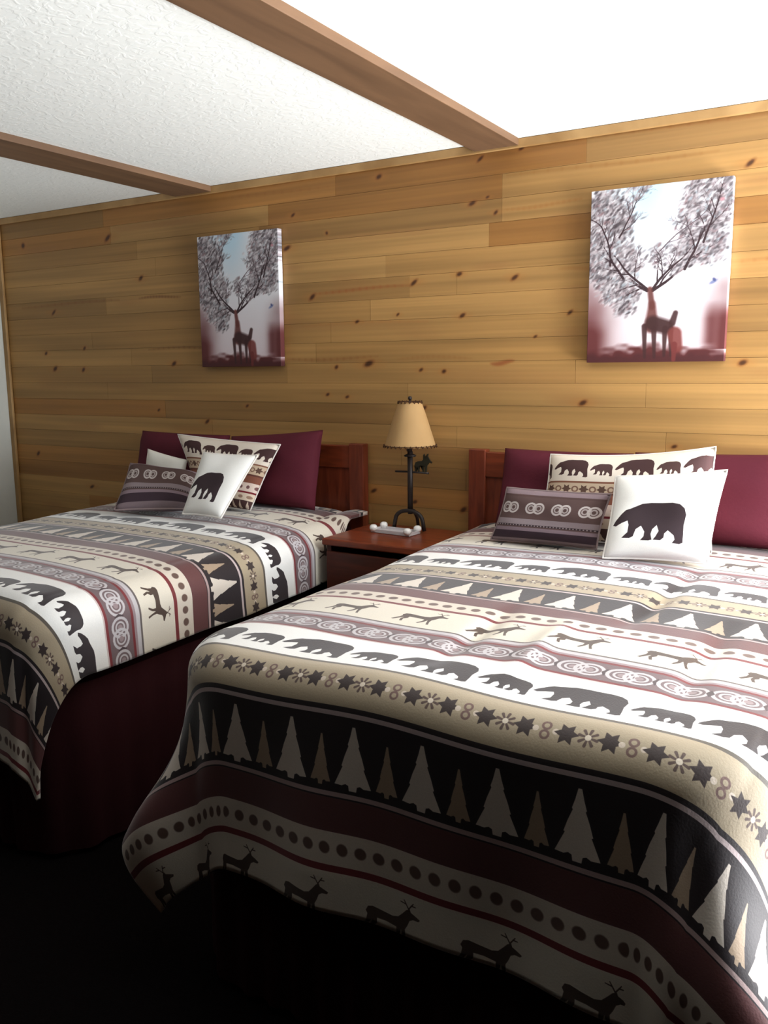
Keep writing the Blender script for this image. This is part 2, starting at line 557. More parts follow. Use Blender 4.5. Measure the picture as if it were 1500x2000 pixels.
def canvas_image():
    w, h = 500, 640
    p = Print(w, h, 1, 1.28, (224, 222, 227))
    yy = (np.arange(h) / h)[:, None]
    xx = (np.arange(w) / w)[None, :]

    def mix(mask, col):
        p.a += np.clip(mask, 0, 1)[..., None].astype(np.float32) * (lin(col) - p.a)
    mix(np.exp(-((xx - .42) / .20) ** 2) * np.clip(1.0 - yy / .42, 0, 1) * 1.2, (186, 214, 230))
    n = vnoise(h, w, 60, 60)
    n2 = vnoise(h, w, 14, 24)
    mix(np.clip((yy - .50) / .5, 0, 1) * .35 + 0 * xx, (206, 160, 164))
    edge = np.exp(-(xx / .15) ** 2) + .75 * np.exp(-((xx - 1) / .12) ** 2) * (yy < .93)
    mix(edge * np.clip((yy - .46) / .3, 0, 1) * (.75 + .7 * n), (98, 50, 50))
    mix(np.exp(-((xx - .90) / .05) ** 2) * np.clip((yy - .66) / .1, 0, 1) * np.clip((.93 - yy) / .04, 0, 1) * .8, (94, 46, 46))
    mix(np.clip((yy - .885 + .05 * (n2 - .5) - .05 * np.abs(xx - .45)) / .05, 0, 1), (86, 42, 42))
    mix(np.clip((yy - .945 + .03 * (n2 - .5)) / .03, 0, 1) * .7, (70, 36, 38))
    R = random.Random(5)
    leafc = [(110, 102, 106), (170, 160, 164), (70, 62, 66), (200, 192, 196), (134, 104, 108), (160, 172, 180), (222, 218, 222), (236, 234, 238)]

    def branch(x, y, ang, L, wd, depth):
        steps = 5
        for i in range(steps):
            ang += R.uniform(-.16, .16)
            nx, ny = x + math.cos(ang) * L / steps, y + math.sin(ang) * L / steps
            p.stroke((x, y), (nx, ny), wd, wd * .88, (52, 36, 40) if depth < 3 else (84, 66, 74), .95)
            x, y, wd = nx, ny, wd * .88
            if depth < 4 and R.random() < .75:
                s = R.choice((-1, 1))
                branch(x, y, ang + s * R.uniform(.35, .8), L * R.uniform(.42, .62), wd * .62, depth + 1)
            if depth >= 1:
                for _ in range(2):
                    if R.random() < (.50 if y > .40 else .26):
                        lx, ly = x + R.uniform(-.04, .04), y + R.uniform(-.04, .04)
                        if ((lx - .49) / .17) ** 2 + ((ly - .36) / .36) ** 2 < 1 and R.random() < .88:
                            continue
                        p.ell(lx, ly, R.uniform(.010, .024), R.uniform(.005, .010), R.choice(leafc[:4] if R.random() < .6 else leafc), R.uniform(.30, .75), R.uniform(-1.2, -.3), .5)
        if depth < 3:
            branch(x, y, ang + R.uniform(-.2, .2), L * .5, wd, depth + 1)

    cx, cy = .46, .775
    # antlers: two heavy boughs sweeping out and up
    branch(cx - .02, cy - .02, math.radians(205), .22, .011, 0)
    branch(cx - .02, cy - .03, math.radians(228), .30, .010, 0)
    branch(cx - .20, cy - .12, math.radians(245), .34, .009, 0)
    branch(cx - .30, cy - .22, math.radians(268), .30, .008, 0)
    branch(cx + .02, cy - .02, math.radians(-28), .26, .012, 0)
    branch(cx + .02, cy - .03, math.radians(-52), .28, .010, 0)
    branch(cx + .24, cy - .16, math.radians(-60), .34, .010, 0)
    branch(cx + .36, cy - .34, math.radians(-82), .28, .008, 0)
    branch(cx - .24, cy - .42, math.radians(-58), .26, .006, 1)
    branch(cx + .06, cy - .30, math.radians(-52), .40, .004, 3)
    # stag
    B = (98, 54, 50)
    D = (62, 38, 38)
    p.stroke((cx, cy - .03), (cx + .02, cy + .10), .019, .022, B, .9, .008)
    p.stroke((cx + .02, cy + .08), (cx + .02, cy + .24), .026, .050, B, .9, .012)
    p.stroke((cx + .03, cy + .22), (cx + .13, cy + .25), .056, .052, D, .95, .014)
    for q in ((-.03, .24, -.02, .47), (.04, .26, .05, .47), (.12, .26, .12, .46), (.16, .26, .17, .46)):
        p.stroke((cx + q[0], cy + q[1]), (cx + q[2], cy + q[3]), .020, .010, D, .9, .005)
    # a second animal close beside it
    p.stroke((cx + .17, cy + .22), (cx + .19, cy + .15), .024, .018, D, .9, .006)
    p.stroke((cx + .19, cy + .30), (cx + .21, cy + .40), .050, .040, (118, 58, 54), .9, .010)
    p.stroke((cx + .19, cy + .38), (cx + .19, cy + .49), .022, .014, (108, 50, 48), .9, .005)
    # small blue bird
    p.ell(.90, .715, .030, .011, (110, 120, 160), .85, -.5, .4)
    p.ell(.905, .70, .014, .010, (70, 76, 120), .85, .9, .4)
    p.ell(.93, .15, .016, .012, (196, 130, 140), .7, 0, .5)
    p.ell(.21, .26, .038, .014, (60, 52, 56), .85, -.6, .5)
    return p.image('stag_print')


# ------------------------------------------------------------------ materials
def new_mat(name, rough=.6, spec=.3):
    m = bpy.data.materials.new(name)
    m.use_nodes = True
    nt = m.node_tree
    b = nt.nodes['Principled BSDF']
    b.inputs['Roughness'].default_value = rough
    b.inputs['Specular IOR Level'].default_value = spec
    return m, nt, b


def srgb(c):
    o = []
    for v in c:
        v /= 255
        o.append(v / 12.92 if v <= .04045 else ((v + .055) / 1.055) ** 2.4)
    return (*o, 1)


def plain(name, c, rough=.6, spec=.3, metal=0.0, noise=0.0, nscale=30, bump=0.0, bscale=120):
    m, nt, b = new_mat(name, rough, spec)
    b.inputs['Metallic'].default_value = metal
    tc = nt.nodes.new('ShaderNodeTexCoord')
    if noise > 0:
        n = nt.nodes.new('ShaderNodeTexNoise')
        n.inputs['Scale'].default_value = nscale
        n.inputs['Detail'].default_value = 4
        nt.links.new(tc.outputs['Object'], n.inputs['Vector'])
        cr = nt.nodes.new('ShaderNodeMixRGB')
        a = srgb(c)
        cr.inputs[1].default_value = tuple(v * (1 - noise) for v in a[:3]) + (1,)
        cr.inputs[2].default_value = tuple(min(1, v * (1 + noise)) for v in a[:3]) + (1,)
        nt.links.new(n.outputs['Fac'], cr.inputs[0])
        nt.links.new(cr.outputs[0], b.inputs['Base Color'])
    else:
        b.inputs['Base Color'].default_value = srgb(c)
    if bump > 0:
        n2 = nt.nodes.new('ShaderNodeTexNoise')
        n2.inputs['Scale'].default_value = bscale
        n2.inputs['Detail'].default_value = 3
        nt.links.new(tc.outputs['Object'], n2.inputs['Vector'])
        bp = nt.nodes.new('ShaderNodeBump')
        bp.inputs['Strength'].default_value = bump
        bp.inputs['Distance'].default_value = .004
        nt.links.new(n2.outputs['Fac'], bp.inputs['Height'])
        nt.links.new(bp.outputs[0], b.inputs['Normal'])
    return m


def wood(name, c0, c1, scale=(1, 14, 14), rough=.45, spec=.4):
    m, nt, b = new_mat(name, rough, spec)
    tc = nt.nodes.new('ShaderNodeTexCoord')
    mp = nt.nodes.new('ShaderNodeMapping')
    mp.inputs['Scale'].default_value = scale
    n = nt.nodes.new('ShaderNodeTexNoise')
    n.inputs['Scale'].default_value = 3
    n.inputs['Detail'].default_value = 6
    n.inputs['Distortion'].default_value = .6
    cr = nt.nodes.new('ShaderNodeValToRGB')
    cr.color_ramp.elements[0].position = .3
    cr.color_ramp.elements[1].position = .7
    cr.color_ramp.elements[0].color = srgb(c0)
    cr.color_ramp.elements[1].color = srgb(c1)
    nt.links.new(tc.outputs['Object'], mp.inputs['Vector'])
    nt.links.new(mp.outputs[0], n.inputs['Vector'])
    nt.links.new(n.outputs['Fac'], cr.inputs[0])
    nt.links.new(cr.outputs[0], b.inputs['Base Color'])
    return m


def printed(name, im, rough=.8, spec=.2, bump=.15, bscale=260, sheen=0.0, extension='REPEAT'):
    m, nt, b = new_mat(name, rough, spec)
    uv = nt.nodes.new('ShaderNodeUVMap')
    t = nt.nodes.new('ShaderNodeTexImage')
    t.image = im
    t.extension = extension
    nt.links.new(uv.outputs[0], t.inputs['Vector'])
    nt.links.new(t.outputs['Color'], b.inputs['Base Color'])
    b.inputs['Sheen Weight'].default_value = sheen
    b.inputs['Sheen Roughness'].default_value = .4
    if bump > 0:
        tc = nt.nodes.new('ShaderNodeTexCoord')
        n = nt.nodes.new('ShaderNodeTexNoise')
        n.inputs['Scale'].default_value = bscale
        nt.links.new(tc.outputs['Object'], n.inputs['Vector'])
        bp = nt.nodes.new('ShaderNodeBump')
        bp.inputs['Strength'].default_value = bump
        bp.inputs['Distance'].default_value = .002
        nt.links.new(n.outputs['Fac'], bp.inputs['Height'])
        nt.links.new(bp.outputs[0], b.inputs['Normal'])
    return m


M_PINE = printed('pine_boards', pine_image(), .5, .3, .06, 60)
M_PINETRIM = wood('pine_trim', (150, 112, 66), (180, 142, 92), (2, 2, 2), .5)
M_BEAM = wood('stained_beam', (92, 67, 47), (112, 83, 59), (6, .6, 6), .6)
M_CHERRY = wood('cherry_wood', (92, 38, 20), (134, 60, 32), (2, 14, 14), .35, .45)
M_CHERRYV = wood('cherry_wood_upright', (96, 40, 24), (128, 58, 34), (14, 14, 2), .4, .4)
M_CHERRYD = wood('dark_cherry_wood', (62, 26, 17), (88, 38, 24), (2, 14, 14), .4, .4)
M_WALL = plain('white_wall_paint', (214, 214, 206), .8, .2, noise=.03)
M_PANEL = wood('brown_panelling', (34, 23, 16), (50, 34, 23), (14, 14, 1), .75, .15)  # very dark so the added walls bounce little light
M_CARPET = plain('dark_carpet', (17, 13, 13), .95, .03, noise=.35, nscale=90, bump=.8, bscale=300)
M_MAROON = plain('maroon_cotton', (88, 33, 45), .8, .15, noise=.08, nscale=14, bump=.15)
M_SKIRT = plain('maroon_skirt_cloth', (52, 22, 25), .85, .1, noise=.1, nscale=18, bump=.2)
M_WHITEC = plain('white_cotton', (236, 232, 222), .8, .2, noise=.03, bump=.12)
M_PIPE = plain('white_piping', (236, 230, 224), .7, .2, noise=.04, nscale=60)
M_BPIPE = plain('taupe_piping', (140, 122, 122), .7, .2, noise=.05, nscale=60)
M_IRON = plain('wrought_iron', (46, 38, 36), .5, .4, metal=.3, noise=.3, nscale=40, bump=.25, bscale=160)
M_MOOSE = plain('green_black_iron', (48, 44, 30), .55, .35, metal=.2, noise=.3, nscale=40)
M_LACE = plain('brown_lacing', (70, 44, 26), .7, .2, noise=.2, nscale=80)
M_RESIN = plain('pale_resin', (206, 200, 202), .35, .5, noise=.03)
M_KNOBW = plain('white_ceramic', (244, 242, 240), .2, .6, noise=.01)
M_BRASS = plain('aged_brass', (120, 88, 48), .4, .5, metal=.8, noise=.15, nscale=50)
M_LODGE = printed('lodge_comforter_weave', lodge_tile(), .62, .35, .18, 240, sheen=.35)
M_BEARC = printed('bear_cushion_weave', cushion_bear_print(), .8, .2, .12, 240, extension='EXTEND')
M_RINGC = printed('ring_cushion_weave', cushion_ring_print(), .8, .2, .18, 240, extension='EXTEND')
M_SHAMC = printed('sham_weave', sham_print(), .8, .2, .15, 240, extension='EXTEND')
M_CANVAS = printed('stag_canvas', canvas_image(), .6, .25, .10, 400, extension='EXTEND')


def ceiling_mat():
    m, nt, b = new_mat('textured_ceiling', .85, .15)
    tc = nt.nodes.new('ShaderNodeTexCoord')
    b.inputs['Base Color'].default_value = srgb((236, 238, 234))
    n = nt.nodes.new('ShaderNodeTexNoise')
    n.inputs['Scale'].default_value = 26
    n.inputs['Detail'].default_value = 3
    n.inputs['Roughness'].default_value = .45
    n.inputs['Distortion'].default_value = 1.2
    r = nt.nodes.new('ShaderNodeValToRGB')
    r.color_ramp.elements[0].position = .46
    r.color_ramp.elements[1].position = .58
    bp = nt.nodes.new('ShaderNodeBump')
    bp.inputs['Strength'].default_value = .16
    bp.inputs['Distance'].default_value = .004
    nt.links.new(tc.outputs['Object'], n.inputs['Vector'])
    nt.links.new(n.outputs['Fac'], r.inputs[0])
    nt.links.new(r.outputs[0], bp.inputs['Height'])
    nt.links.new(bp.outputs[0], b.inputs['Normal'])
    return m


M_CEIL = ceiling_mat()


def shade_mat():
    m, nt, b = new_mat('parchment_shade', .7, .2)
    tc = nt.nodes.new('ShaderNodeTexCoord')
    n = nt.nodes.new('ShaderNodeTexNoise')
    n.inputs['Scale'].default_value = 9
    n.inputs['Detail'].default_value = 4
    cr = nt.nodes.new('ShaderNodeValToRGB')
    cr.color_ramp.elements[0].color = srgb((196, 156, 104))
    cr.color_ramp.elements[1].color = srgb((216, 178, 126))
    nt.links.new(tc.outputs['Object'], n.inputs['Vector'])
    nt.links.new(n.outputs['Fac'], cr.inputs[0])
    nt.links.new(cr.outputs[0], b.inputs['Base Color'])
    tr = nt.nodes.new('ShaderNodeBsdfTranslucent')
    nt.links.new(cr.outputs[0], tr.inputs['Color'])
    mx = nt.nodes.new('ShaderNodeMixShader')
    mx.inputs[0].default_value = .35
    nt.links.new(b.outputs[0], mx.inputs[1])
    nt.links.new(tr.outputs[0], mx.inputs[2])
    nt.links.new(mx.outputs[0], nt.nodes['Material Output'].inputs['Surface'])
    return m


M_SHADE = shade_mat()

# ------------------------------------------------------------------ the room
YB = -4.6
struct(box('floor', XL - .1, XR + .12, YB - .1, .12, -.08, 0, M_CARPET))
struct(box('ceiling', XL - .1, XR + .12, YB - .1, .12, HC, HC + .08, M_CEIL))
wall_back = struct(box('wall_back', XL - .1, XR + .12, .018, .12, 0, HC, M_PINETRIM))
struct(box('wall_left', XL - .1, XL, YB, .018, 0, HC, M_WALL))
# unseen partition with wide opening, added to shade the bed foot, plus rear wall
bm = bmesh.new()
add_box(bm, XL + .001, -1.42, -2.85, -2.75, .001, HC - .001)
add_box(bm, -1.42, .249, -2.85, -2.75, 2.1, HC - .001)
add_box(bm, XL - .1, XR + .12, YB - .1, YB, 0, HC)
struct(obj('wall_front_and_baffle', bm, M_PANEL))
bm = bmesh.new()
add_box(bm, XR, XR + .12, YB, WY0, 0, HC)
add_box(bm, XR, XR + .12, WY1, .018, 0, HC)
add_box(bm, XR, XR + .12, WY0, WY1, 0, WZ0)
add_box(bm, XR, XR + .12, WY0, WY1, WZ1, HC)
struct(obj('wall_right', bm, M_WALL))
struct(box('wall_light_block', .25, XR - .001, YB + .001, -1.95, .001, HC - .001, M_PANEL))  # unseen wall added to keep window light off the ceiling before the beds
win = struct(empty('unseen_window_1', (XR, (WY0 + WY1) / 2, WZ0)))  # unseen window, shaped for the light it lets in
bm = bmesh.new()
add_box(bm, XR - .015, XR + .03, WY0 - .06, WY0 + .02, WZ0 - .06, WZ1 + .06)
add_box(bm, XR - .015, XR + .03, WY1 - .02, WY1 + .06, WZ0 - .06, WZ1 + .06)
add_box(bm, XR - .015, XR + .03, WY0 + .02, WY1 - .02, WZ1 - .02, WZ1 + .06)
add_box(bm, XR - .035, XR + .03, WY0 + .02, WY1 - .02, WZ0 - .06, WZ0 + .02)
keep(obj('unseen_window_frame', bm, M_PINETRIM), win)

# pine boards, one object each, UV = place on the wall
bmat_idx = 0
for k in range(NROW):
    zt, zb = TOP - ROW * k, TOP - ROW * (k + 1)
    for a, b in zip(LAYOUT[k], LAYOUT[k][1:]):
        bm = bmesh.new()
        pr = random.uniform(-.0003, .0003)
        g, e = .0001, .0005
        back = [bm.verts.new((x, .017, z)) for x, z in ((a + g, zb + g), (b - g, zb + g), (b - g, zt - g), (a + g, zt - g))]
        mid = [bm.verts.new((x, .003 + pr, z)) for x, z in ((a + g, zb + g), (b - g, zb + g), (b - g, zt - g), (a + g, zt - g))]
        fr = [bm.verts.new((x, pr, z)) for x, z in ((a + g + e, zb + g + e), (b - g - e, zb + g + e), (b - g - e, zt - g - e), (a + g + e, zt - g - e))]
        bm.faces.new(fr)
        for A, B in ((back, mid), (mid, fr)):
            for i in range(4):
                bm.faces.new((A[i], A[(i + 1) % 4], B[(i + 1) % 4], B[i]))
        bm.faces.new(back[::-1])
        bmesh.ops.recalc_face_normals(bm, faces=bm.faces)
        L = bm.loops.layers.uv.new('UVMap')
        for f in bm.faces:
            for lp in f.loops:
                lp[L].uv = ((lp.vert.co.x - XL) / (XR - XL), lp.vert.co.z / TOP)
        me = bpy.data.meshes.new('plank')
        bm.to_mesh(me)
        bm.free()
        link('plank', me, M_PINE, wall_back)

# trims
bm = bmesh.new()
add_box(bm, XL + .001, XR - .001, -.016, -.002, HC - .034, HC - .001, .003)
struct(obj('trim_1', bm, M_PINETRIM))
bm = bmesh.new()
add_box(bm, XL + .001, XL + .034, -.018, -.002, .0, HC - .036, .003)
struct(obj('trim_2', bm, M_PINETRIM))
struct(box('baseboard_left', XL + .001, XL + .014, YB + .01, -.02, .001, .09, M_PINETRIM))
# flat ceiling beams
for xa, xb in ((-1.535, -1.348), (-3.15, -2.915)):
    bm = bmesh.new()
    add_box(bm, xa, xb, -2.748, -.002, HC - .026, HC + .001, .002)
    struct(obj('ceiling_beam', bm, M_BEAM))


# ------------------------------------------------------------------ comforters
def bumps(x, y, seed):
    r = random.Random(seed)
    z = 0
    for _ in range(9):
        a = r.uniform(0, math.pi)
        f = r.uniform(5, 15)
        z += math.sin((x * math.cos(a) + y * math.sin(a)) * f + r.uniform(0, 6)) / 9
    return z


def comforter(name, xc, hw, y_head, t_foot, top, dl, dr, df, u_off, v_off, seed, r, flare, RC=.17, tweak=None, creases=()):
    """sheet coordinates s (across) and t (down the bed); sides and foot hang, corners fall in cones"""
    NS, NT = 230, 230
    q = r * math.pi / 2
    s0, s1 = -(hw - r) - dl - q, (hw - r) + dr + q
    t0, t1 = -y_head, t_foot - r + q + df
    V = np.empty((NS * NT, 3))
    UV = np.empty((NS * NT, 2))
    flat_s, flat_t = hw - r, t_foot - r
    for i in range(NS):
        s = s0 + (s1 - s0) * i / (NS - 1)
        for j in range(NT):
            t = t0 + (t1 - t0) * j / (NT - 1)
            a, b = max(0, abs(s) - flat_s), max(0, t - flat_t)
            ra, rb = abs(s) - flat_s + RC, t - flat_t + RC
            sg = 1 if s > 0 else -1
            bx, by = max(-flat_s, min(flat_s, s)), min(t, flat_t)
            crown = .022 * (1 - (bx / flat_s) ** 2) ** .5
            z = top + crown - .022
            z += .009 * bumps(bx * 1.0, by, seed)
            for cx_, sl_, ta, tb, am_ in creases:
                z += am_ * math.exp(-((bx - cx_ - sl_ * by) / .028) ** 2) * max(0, 1 - ((by - (ta + tb) / 2) / ((tb - ta) / 2)) ** 2)
            z += 0 + .05 * max(0, (.9 - by) / .9) * .5
            x, y = bx, by
            d = math.hypot(a, b)
            th = math.atan2(b, a)
            if ra > 0 and rb > 0:
                hy = math.hypot(ra, rb)
                d = max(0, hy - RC)
                th = math.atan2(rb, ra)
                if d > 0:
                    x, y = sg * (flat_s - RC + RC * ra / hy), flat_t - RC + RC * rb / hy
            if d > 0:
                ca, cb = math.cos(th) * sg, math.sin(th)
                corner = math.sin(2 * th) ** 2
                if d < r * math.pi / 2:
                    out, down = r * math.sin(d / r), r * (1 - math.cos(d / r))
                else:
                    L = d - r * math.pi / 2
                    fl = .04 + corner * (.05 + flare * math.exp(-((b - .36) / .17) ** 2))
                    out, down = r + L * math.sin(fl), r + L * math.cos(fl)
                    amp = min(1, L / .35)
                    wb = b / (a + b + 1e-9)
                    wb = wb * wb * (3 - 2 * wb)
                    out += amp * wb * (.014 * math.sin(s * 9 + seed) + .006 * math.sin(s * 21 + 2 * seed))
                    out += amp * (1 - wb) * (.014 * math.sin(t * 8 + seed) + .006 * math.sin(t * 19 + 2 * seed))
                    out -= amp * corner * .05 * math.exp(-((th - 1.22) / .13) ** 2)
                x += ca * out
                y += cb * out
                z -= down
            if tweak:
                x, y, z = tweak(x, y, z, s, t)
            V[i * NT + j] = (xc + x, -y, z)
            UV[i * NT + j] = ((xc + s - u_off) / .63, -(t - v_off) / .95)
    idx = np.arange(NS * NT).reshape(NS, NT)
    F = np.stack([idx[:-1, :-1], idx[:-1, 1:], idx[1:, 1:], idx[1:, :-1]], -1).reshape(-1, 4)
    me = bpy.data.meshes.new(name)
    me.from_pydata(V.tolist(), [], F.tolist())
    uvl = me.uv_layers.new(name='UVMap')
    li = np.empty(len(me.loops), np.int32)
    me.loops.foreach_get('vertex_index', li)
    uvl.data.foreach_set('uv', UV[li].astype(np.float32).ravel())
    o = link(name, me, M_LODGE, None, True)
    md = o.modifiers.new('thickness', 'SOLIDIFY')
    md.thickness = .016
    md.offset = -1
    return o


def tweak_left(x, y, z, s, t):
    # beside the pillows the cloth spills over the edge of the nightstand
    if s > 0 and x > .60 and y < .34:
        k = max(0, min(1, (.34 - y) / .14))
        k = k * k * (3 - 2 * k)
        zz = .856 + .012 * math.sin((x - .6) * 22)
        if z < zz:
            x2 = x + (zz - z) * .06 * k
            z2 = z + (zz - z) * k
            return x2, y, z2 + .012 * k
    return x, y, z


right_cov = comforter('comforter', -.80, .705, -.075, 1.885, .872, .21, .34, .43, -.907, .66, 3, .075, .30,
                      creases=((.33, -.07, .45, 1.25, -.016), (-.10, .04, 1.15, 1.72, -.014), (.10, .02, 1.2, 1.75, .012), (.47, .0, 1.0, 1.7, -.012)))
tag(right_cov, 'bear and pine patterned comforter on the nearest bed, hanging long over its foot', 'comforter', 'lodge comforters')
left_cov = comforter('comforter', -2.735, .70, -.075, 1.775, .862, .20, .125, .39, -2.30, .60, 8, .11, .0, .05, tweak_left)
tag(left_cov, 'bear and pine patterned comforter on the farther bed, above the bare maroon skirt', 'comforter', 'lodge comforters')


# ------------------------------------------------------------------ beds
def bed(x0, x1, y1, label, hx0, hx1):
    b = empty('bed', ((x0 + x1) / 2, (y1 - .06) / 2, 0))
    tag(b, label, 'bed', 'two beds along the pine wall')
    yh = -.055
    # headboard: two posts, top and bottom rail, recessed panel
    hb = box('headboard', hx0 + .06, hx1 - .06, -.036, -.018, .35, 1.15, M_CHERRYV, b)
    for xa, xb in ((hx0, hx0 + .075), (hx1 - .075, hx1)):
        p = box('post', xa, xb, -.052, -.004, 0.0, 1.172, M_CHERRYV, None, .004)
        p.parent = hb
    for za, zb in ((1.06, 1.162), (.36, .46)):
        p = box('rail', hx0 + .06, hx1 - .06, -.046, -.008, za, zb, M_CHERRY, None, .003)
        p.parent = hb
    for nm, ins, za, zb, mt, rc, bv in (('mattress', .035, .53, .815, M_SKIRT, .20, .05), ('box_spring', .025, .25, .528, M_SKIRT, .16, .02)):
        bm = bmesh.new()
        xa, xb, ya, yb = x0 + ins, x1 - ins, y1 + ins, yh - .005
        ol = [(xb, yb), (xa, yb)]
        ol += [(xa + rc - rc * math.cos(q), ya + rc - rc * math.sin(q)) for q in [math.pi / 2 * i / 8 for i in range(9)]]
        ol += [(xb - rc + rc * math.sin(q), ya + rc - rc * math.cos(q)) for q in [math.pi / 2 * i / 8 for i in range(9)]]
        lo_ = [bm.verts.new((x, y, za)) for x, y in ol]
        hi_ = [bm.verts.new((x, y, zb)) for x, y in ol]
        bm.faces.new(lo_[::-1])
        top = bm.faces.new(hi_)
        for i in range(len(ol)):
            k = (i + 1) % len(ol)
            bm.faces.new((lo_[i], lo_[k], hi_[k], hi_[i]))
        bmesh.ops.bevel(bm, geom=list(top.edges), offset=bv, segments=3, affect='EDGES', profile=.5)
        keep(obj(nm, bm, mt, None, True), b)
    # skirt: gently pleated cloth on three sides
    bm = bmesh.new()
    path = []
    n = 60
    rc = .19
    for i in range(n + 1):
        path.append((x0 + .018, yh - .01 + (y1 + rc - yh + .01) * i / n, -1, 0))
    for i in range(1, 12):
        q = math.pi / 2 * i / 12
        path.append((x0 + .018 + rc - rc * math.cos(q), y1 + rc - rc * math.sin(q), -math.cos(q), -math.sin(q)))
    for i in range(n + 1):
        path.append((x0 + .018 + rc + (x1 - x0 - .036 - 2 * rc) * i / n, y1, 0, -1))
    for i in range(1, 12):
        q = math.pi / 2 * i / 12
        path.append((x1 - .018 - rc + rc * math.sin(q), y1 + rc - rc * math.cos(q), math.sin(q), -math.cos(q)))
    for i in range(n + 1):
        path.append((x1 - .018, y1 + rc + (yh - .01 - y1 - rc) * i / n, 1, 0))
    rows = []
    for z, k in ((.56, 0.0), (.30, .7), (.02, 1)):
        rows.append([bm.verts.new((x + nx * k * .008 * math.sin(i * 1.3), y + ny * k * .008 * math.sin(i * 1.3), z)) for i, (x, y, nx, ny) in enumerate(path)])
    for A, B in zip(rows, rows[1:]):
        for i in range(len(path) - 1):
            bm.faces.new((A[i], A[i + 1], B[i + 1], B[i]))
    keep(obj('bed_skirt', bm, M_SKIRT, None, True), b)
    for fx in (x0 + .09, x1 - .09):
        for fy in (y1 + .10, yh - .12):
            bm = bmesh.new()
            add_lathe(bm, [(0, .0), (.022, .0), (.028, .06), (.030, .25), (0, .25)], fx, fy, 12)
            keep(obj('leg', bm, M_CHERRYD), b)
    return b


bed(-1.475, -.125, -1.855, 'bed with reddish wooden headboard nearest the camera, right of the nightstand', -1.532, -.08)
bed(-3.41, -2.065, -1.725, 'bed with maroon skirt showing along its side, left of the nightstand', -3.415, -2.052)


# ------------------------------------------------------------------ cushions and pillows
def cushion(name, tl, tr, br, bl, thick, mat, label, cat, group, piping=None, pr=.004, pinch=.05, n=26, ear=0.0, fringe=None, sag=0.0):
    P = [Vector(v) for v in (tl, tr, br, bl)]
    c = sum(P, Vector()) / 4
    nrm = ((P[1] - P[0]) + (P[2] - P[3])).cross((P[3] - P[0]) + (P[2] - P[1])).normalized()
    if nrm.y > 0:
        nrm = -nrm
    root = bpy.data.objects.new(name, None)
    mesh_v, uv, faces = [], [], []

    def base(u, v):
        uu, vv = 2 * u - 1, 2 * v - 1
        k = pinch
        un = uu * (1 - k * (1 - vv * vv) * abs(uu) ** 1)
        vn = vv * (1 - k * (1 - uu * uu) * abs(vv) ** 1)
        if vn < 0:
            vn += sag * (1 - uu * uu)
        U, W = (un + 1) / 2, (vn + 1) / 2
        return (P[0] * (1 - U) + P[1] * U) * (1 - W) + (P[3] * (1 - U) + P[2] * U) * W

    def puff(u, v):
        uu, vv = 2 * u - 1, 2 * v - 1
        q = max(0, (1 - uu ** 4)) * max(0, (1 - vv ** 4))
        return thick * .5 * q ** .55 * (1 + .05 * math.sin(9 * u + 3 * v) + .04 * math.sin(13 * v - 5 * u))
    N = n + 1
    for side in (1, -1):
        for i in range(N):
            for j in range(N):
                u, v = i / n, j / n
                mesh_v.append(base(u, v) + nrm * (side * puff(u, v)))
                uv.append((u, 1 - v))
    for s in range(2):
        o = s * N * N
        for i in range(n):
            for j in range(n):
                f = (o + i * N + j, o + i * N + j + 1, o + (i + 1) * N + j + 1, o + (i + 1) * N + j)
                faces.append(f if s == 0 else f[::-1])
    bm = bmesh.new()
    vs = [bm.verts.new(v) for v in mesh_v]
    L = bm.loops.layers.uv.new('UVMap')
    for f in faces:
        F = bm.faces.new([vs[k] for k in f])
        for lp, k in zip(F.loops, f):
            lp[L].uv = uv[k]
        F.smooth = True
    bmesh.ops.remove_doubles(bm, verts=bm.verts, dist=1e-5)
    bmesh.ops.recalc_face_normals(bm, faces=bm.faces)
    me = bpy.data.meshes.new(name)
    bm.to_mesh(me)
    bm.free()
    o = link(name, me, mat)
    tag(o, label, cat, group)
    if piping is not None:
        loop = [base(i / n, 0) for i in range(n)] + [base(1, j / n) for j in range(n)] + [base(1 - i / n, 1) for i in range(n)] + [base(0, 1 - j / n) for j in range(n)]
        bm = bmesh.new()
        add_tube(bm, loop, pr, 8, True)
        obj('piping', bm, piping, o, True)
    return o


GM = 'maroon pillows against the headboards'
cushion('pillow', (-1.338, -.125, 1.190), (-.832, -.125, 1.190), (-.83, -.21, .895), (-1.34, -.21, .89), .13, M_MAROON,
        'maroon pillow of the nearest bed, on its nightstand side behind the sham', 'pillow', GM, pinch=.025)
cushion('pillow', (-.828, -.125, 1.195), (-.22, -.125, 1.213), (-.21, -.21, .895), (-.80, -.21, .895), .13, M_MAROON,
        'maroon pillow of the nearest bed, behind the square white bear cushion', 'pillow', GM, pinch=.025)
cushion('pillow', (-3.345, -.125, 1.200), (-2.755, -.125, 1.195), (-2.74, -.21, .89), (-3.33, -.21, .885), .13, M_MAROON,
        'maroon pillow of the farther bed, behind the small plain white cushion', 'pillow', GM, pinch=.025)
cushion('pillow', (-2.748, -.125, 1.190), (-2.212, -.125, 1.236), (-2.205, -.21, .885), (-2.72, -.21, .89), .13, M_MAROON,
        'maroon pillow of the farther bed, largely uncovered on its nightstand side', 'pillow', GM, pinch=.025)

